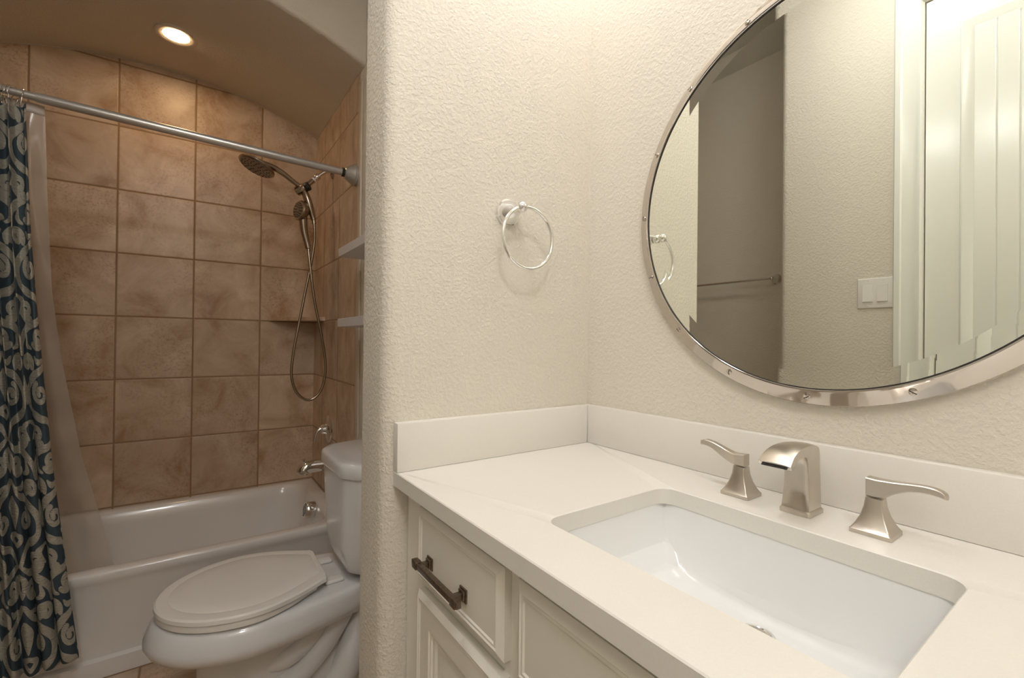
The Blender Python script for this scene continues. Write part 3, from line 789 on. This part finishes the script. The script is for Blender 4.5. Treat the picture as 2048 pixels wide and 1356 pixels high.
def sheet(name, nu, nv, fn, m, base, attrs=None):
    P = np.array([[fn(i/nu, j/nv) for i in range(nu+1)] for j in range(nv+1)])   # row j down, column i across
    me = bpy.data.meshes.new(name)
    V = (P.reshape(-1, 3) - np.array(base)).tolist()
    F = [(j*(nu+1)+i, j*(nu+1)+i+1, (j+1)*(nu+1)+i+1, (j+1)*(nu+1)+i) for j in range(nv) for i in range(nu)]
    me.from_pydata(V, [], F); me.materials.append(m); me.shade_smooth()
    return me
# curtain: u runs from the hidden wall side (0) to the free edge (1); v runs down
ZT = .985
edge_x = [(0, -1.254), (.11, -1.246), (.22, -1.238), (.33, -1.225), (.48, -1.204), (.64, -1.178), (.77, -1.152), (.91, -1.124), (1, -1.105)]
def curtain(u, v):
    xr = np.interp(v, [a for a, _ in edge_x], [b for _, b in edge_x])
    xl = -1.70
    k = 1 - u
    # cloth gathers tightly; folds open out towards the hem and the free edge
    gather = u - .018*math.sin(2*PI*13*u)*(1-.5*v)*(.5+.5*min(1, k*6))
    x = xl + (xr-xl)*gather
    amp = (.024 + .005*math.sin(9*u)) * (1 - .55*v*max(0, 1-k*2.2))
    ph = 2*PI*(13*u + .25*math.sin(3*v+5*u)) + .6*v*math.sin(7*u)
    y = 1.262 - .012*v + amp*math.sin(ph)*min(1, .35+k*9) + .004*math.sin(2*PI*31*u + 4*v)*(1-v*.6)
    if v < .03: y += (1.272-y)*.35*(1-v/.03)
    z = ZT + .030*k*.9 - .012*abs(math.sin(PI*13*u))*max(0, 1-v*12) - v*(1.815 + .030*k*.9 + .02*(k if k < .3 else .3))
    return (x, y, z)
NU, NV = 300, 430
me = sheet('shower_curtain', NU, NV, curtain, CURT, (-1.45, 1.262, ZT))
uu = np.tile(np.linspace(0, 1, NU+1), NV+1); vv = np.repeat(np.linspace(0, 1, NV+1), NU+1)
cs, ctt = uu*1.45 + .02, vv*1.82
sd = pattern_sdf(cs, ctt)
at_ = me.attributes.new('scroll_distance', 'FLOAT', 'POINT'); at_.data.foreach_set('value', sd.astype(np.float32))
a2 = me.attributes.new('cloth_uv', 'FLOAT_VECTOR', 'POINT'); a2.data.foreach_set('vector', np.stack([cs, ctt, 0*cs], 1).astype(np.float32).ravel())
cu = bpy.data.objects.new('shower_curtain', me); COL.objects.link(cu); cu.location = (-1.45, 1.262, ZT + Z0)
sm = cu.modifiers.new('thickness', 'SOLIDIFY'); sm.thickness = .0014
tag(cu, 'blue and cream scroll patterned shower curtain gathered at the tub end', 'curtain')
# liner
LINER = mat('clear_vinyl', (.80, .78, .74), .14); g = NT(LINER)
tp = g.n('ShaderNodeBsdfTransparent'); tp.inputs[0].default_value = (.93, .90, .86, 1)
tl = g.n('ShaderNodeBsdfTranslucent'); tl.inputs[0].default_value = (.75, .72, .68, 1)
ly = g.n('ShaderNodeLayerWeight', i_Blend=.45)
mx1 = g.n('ShaderNodeMixShader'); mx1.inputs[0].default_value = .35; g.l(g.b.outputs[0], mx1.inputs[1]); g.l(tl.outputs[0], mx1.inputs[2])
mx2 = g.n('ShaderNodeMixShader'); g.l(g.math('MULTIPLY_ADD', ly.outputs['Facing'], .30, .34), mx2.inputs[0]); g.l(tp.outputs[0], mx2.inputs[1]); g.l(mx1.outputs[0], mx2.inputs[2])
gl = g.n('ShaderNodeBsdfGlossy'); gl.inputs['Roughness'].default_value = .16
fr_ = g.n('ShaderNodeFresnel', i_IOR=1.5); mx3 = g.n('ShaderNodeMixShader')
g.l(g.math('MINIMUM', fr_.outputs[0], .12), mx3.inputs[0]); g.l(mx2.outputs[0], mx3.inputs[1]); g.l(gl.outputs[0], mx3.inputs[2])
g.l(mx3.outputs[0], g.t.nodes['Material Output'].inputs['Surface'])
HEM = mat('vinyl_hem', (.62, .55, .49), .4)
ledge = [(0, -1.221), (.17, -1.215), (.36, -1.203), (.50, -1.181), (.71, -1.132), (.83, -1.085), (.96, -1.037), (1, -1.030)]
lin_ = thing('curtain_liner', 'clear vinyl shower liner hanging inside the tub beside the patterned curtain', 'curtain liner', (-1.4, 1.37, 1.0))
def liner(u, v):
    xr = np.interp(v, [a for a, _ in ledge], [b for _, b in ledge]); xl = -1.66
    k = 1-u
    x = xl + (xr-xl)*u
    y = 1.318 + .122*min(1, v/.75)**1.3 + .011*math.sin(2*PI*(5*u+.15*math.sin(4*v)))*min(1, k*5+.15) 
    y -= .014*math.exp(-((u-(.84+.42*v))/.055)**2)*(1 if v < .3 else max(0, 1-(v-.3)*4))
    y += .005*math.sin(2*PI*(2.2*u+1.3*v))*v
    z = 1.008 + .02*k - v*(1.70 + .02*k)
    return (x, y, z)
me = sheet('liner_sheet', 110, 180, liner, LINER, (-1.4, 1.37, 1.0))
o = bpy.data.objects.new('liner_sheet', me); COL.objects.link(o); o.parent = lin_
me = sheet('top_hem', 110, 3, lambda u, v: tuple(np.array(liner(u, v*.019)) + np.array((0, -.0015, 0))), HEM, (-1.4, 1.37, 1.0))
o = bpy.data.objects.new('top_hem', me); COL.objects.link(o); o.parent = lin_
sm = o.modifiers.new('thickness', 'SOLIDIFY'); sm.thickness = .001

# ------------------------------------------------------------------ recessed light over the tub
cl_ = (-.884, 1.746, vault(-.884)-.001)
rl = thing('recessed_light', 'lit round recessed light in the arched soffit over the tub', 'ceiling light', cl_)
mb = MB(); mb.lathe([(.079, .0), (.080, .003), (.0775, .0055), (.072, .0062), (.060, .0040), (.0500, .0015), (.0500, -.004), (.079, -.004)], cl_, (0, 0, -1), 56, closed_prof=True); mb.build('trim_ring', CANTRIM, rl)
mb = MB(); mb.lathe([(.0500, -.003), (.0500, .0020), (.030, .0030), (0, .0034)], cl_, (0, 0, -1), 48); mb.build('lens', LENS, rl)

# ------------------------------------------------------------------ light switch, towel bar (seen in the mirror)
sw = thing('light_switch', 'white double rocker light switch beside the door casing, seen in the mirror', 'light switch', (XE, -.208, .385))
mb = MB(); lp = []
y0, y1, z0, z1 = -.2655, -.1525, .385, .499
for i, h in ((0, .0003), (0, .003), (.0025, .0055), (.006, .0062)): lp.append([(XE+h, y0+i, z0+i), (XE+h, y1-i, z0+i), (XE+h, y1-i, z1-i), (XE+h, y0+i, z1-i)])
mb.loft(lp); pt = mb.build('plate', PLAS, sw, 30)
for c in (-.186, -.232):
    mb = MB(); mb.loft([[(XE+.005, c-.0165, .409), (XE+.005, c+.0165, .409), (XE+.005, c+.0165, .475), (XE+.005, c-.0165, .475)],
                        [(XE+.0105, c-.0155, .410), (XE+.0105, c+.0155, .410), (XE+.0068, c+.0155, .474), (XE+.0068, c-.0155, .474)]])
    mb.build('rocker', PLAS, sw, 20)
    for z in (.394, .490):
        mb = MB(); mb.lathe([(.0028, .005), (.0028, .0068), (0, .0074)], (XE, c, z), (1, 0, 0), 12); mb.build('screw', PLAS, pt)
tb = thing('towel_bar', 'chrome towel bar on the shaded wall, seen in the mirror', 'towel bar', (XL, .66, .56))
for y in (.325, .985):
    mb = MB(); mb.lathe([(.026, .0004), (.026, .005), (.021, .009), (.012, .026), (.0095, .040), (.0095, .048)], (XL, y, .585), (1, 0, 0), 30)
    mb.ball((XL+.055, y, .585), .0115, 18, 12); mb.build('post', CHROME, tb)
mb = MB(); mb.tube([(XL+.055, .328, .585), (XL+.055, .982, .585)], .0065, 16); mb.build('bar', CHROME, tb)

# ------------------------------------------------------------------ vanity light above the mirror (out of the photo, lights the room)
vl = thing('vanity_light', 'three-globe bar light on the wall above the round mirror', 'wall light', (0, -.37, 1.29))
LZ = 1.36
LY = -.37
MB().box(-.022, -.0005, LY-.32, LY+.32, LZ-.05, LZ+.05, .006).build('back_plate', NICKEL, vl)
for k in (-1, 0, 1):
    y = LY + k*.235
    mb = MB(); mb.tube([(-.022, y, LZ), (-.085, y, LZ), (-.105, y, LZ-.004)], .010, 14)
    mb.lathe([(.024, 0), (.026, .012), (.020, .018)], (-.105, y, LZ-.004), (-1, 0, 0), 20)
    am = mb.build('arm', NICKEL, vl)
    mb = MB(); mb.ball((-.172, y, LZ), .054, 28, 18); mb.build('globe', GLOBE, am)

# ------------------------------------------------------------------ added ceiling fill lights (unseen, put in to brighten the room)
for cd_, m_, lb in (((-.86, -.34, CE), FILL_DOME, 'added round fill light on the ceiling near the entry door'), ((-1.1, -1.6, CE), REAR_FILL_DOME, 'added round fill light on the ceiling at the rear wall behind the camera')):
    fl_ = thing('fill_light', lb, 'ceiling light', (cd_[0], cd_[1], CE-.09))
    mb = MB(); mb.lathe([(.13, .0005), (.135, .012), (.128, .020), (.120, .020), (.118, .004)], cd_, (0, 0, -1), 48); mb.build('rim', NICKEL, fl_)
    mb = MB(); mb.lathe([(.119, .016), (.112, .045), (.085, .070), (.045, .082), (0, .085)], cd_, (0, 0, -1), 48); mb.build('dome', m_, fl_)
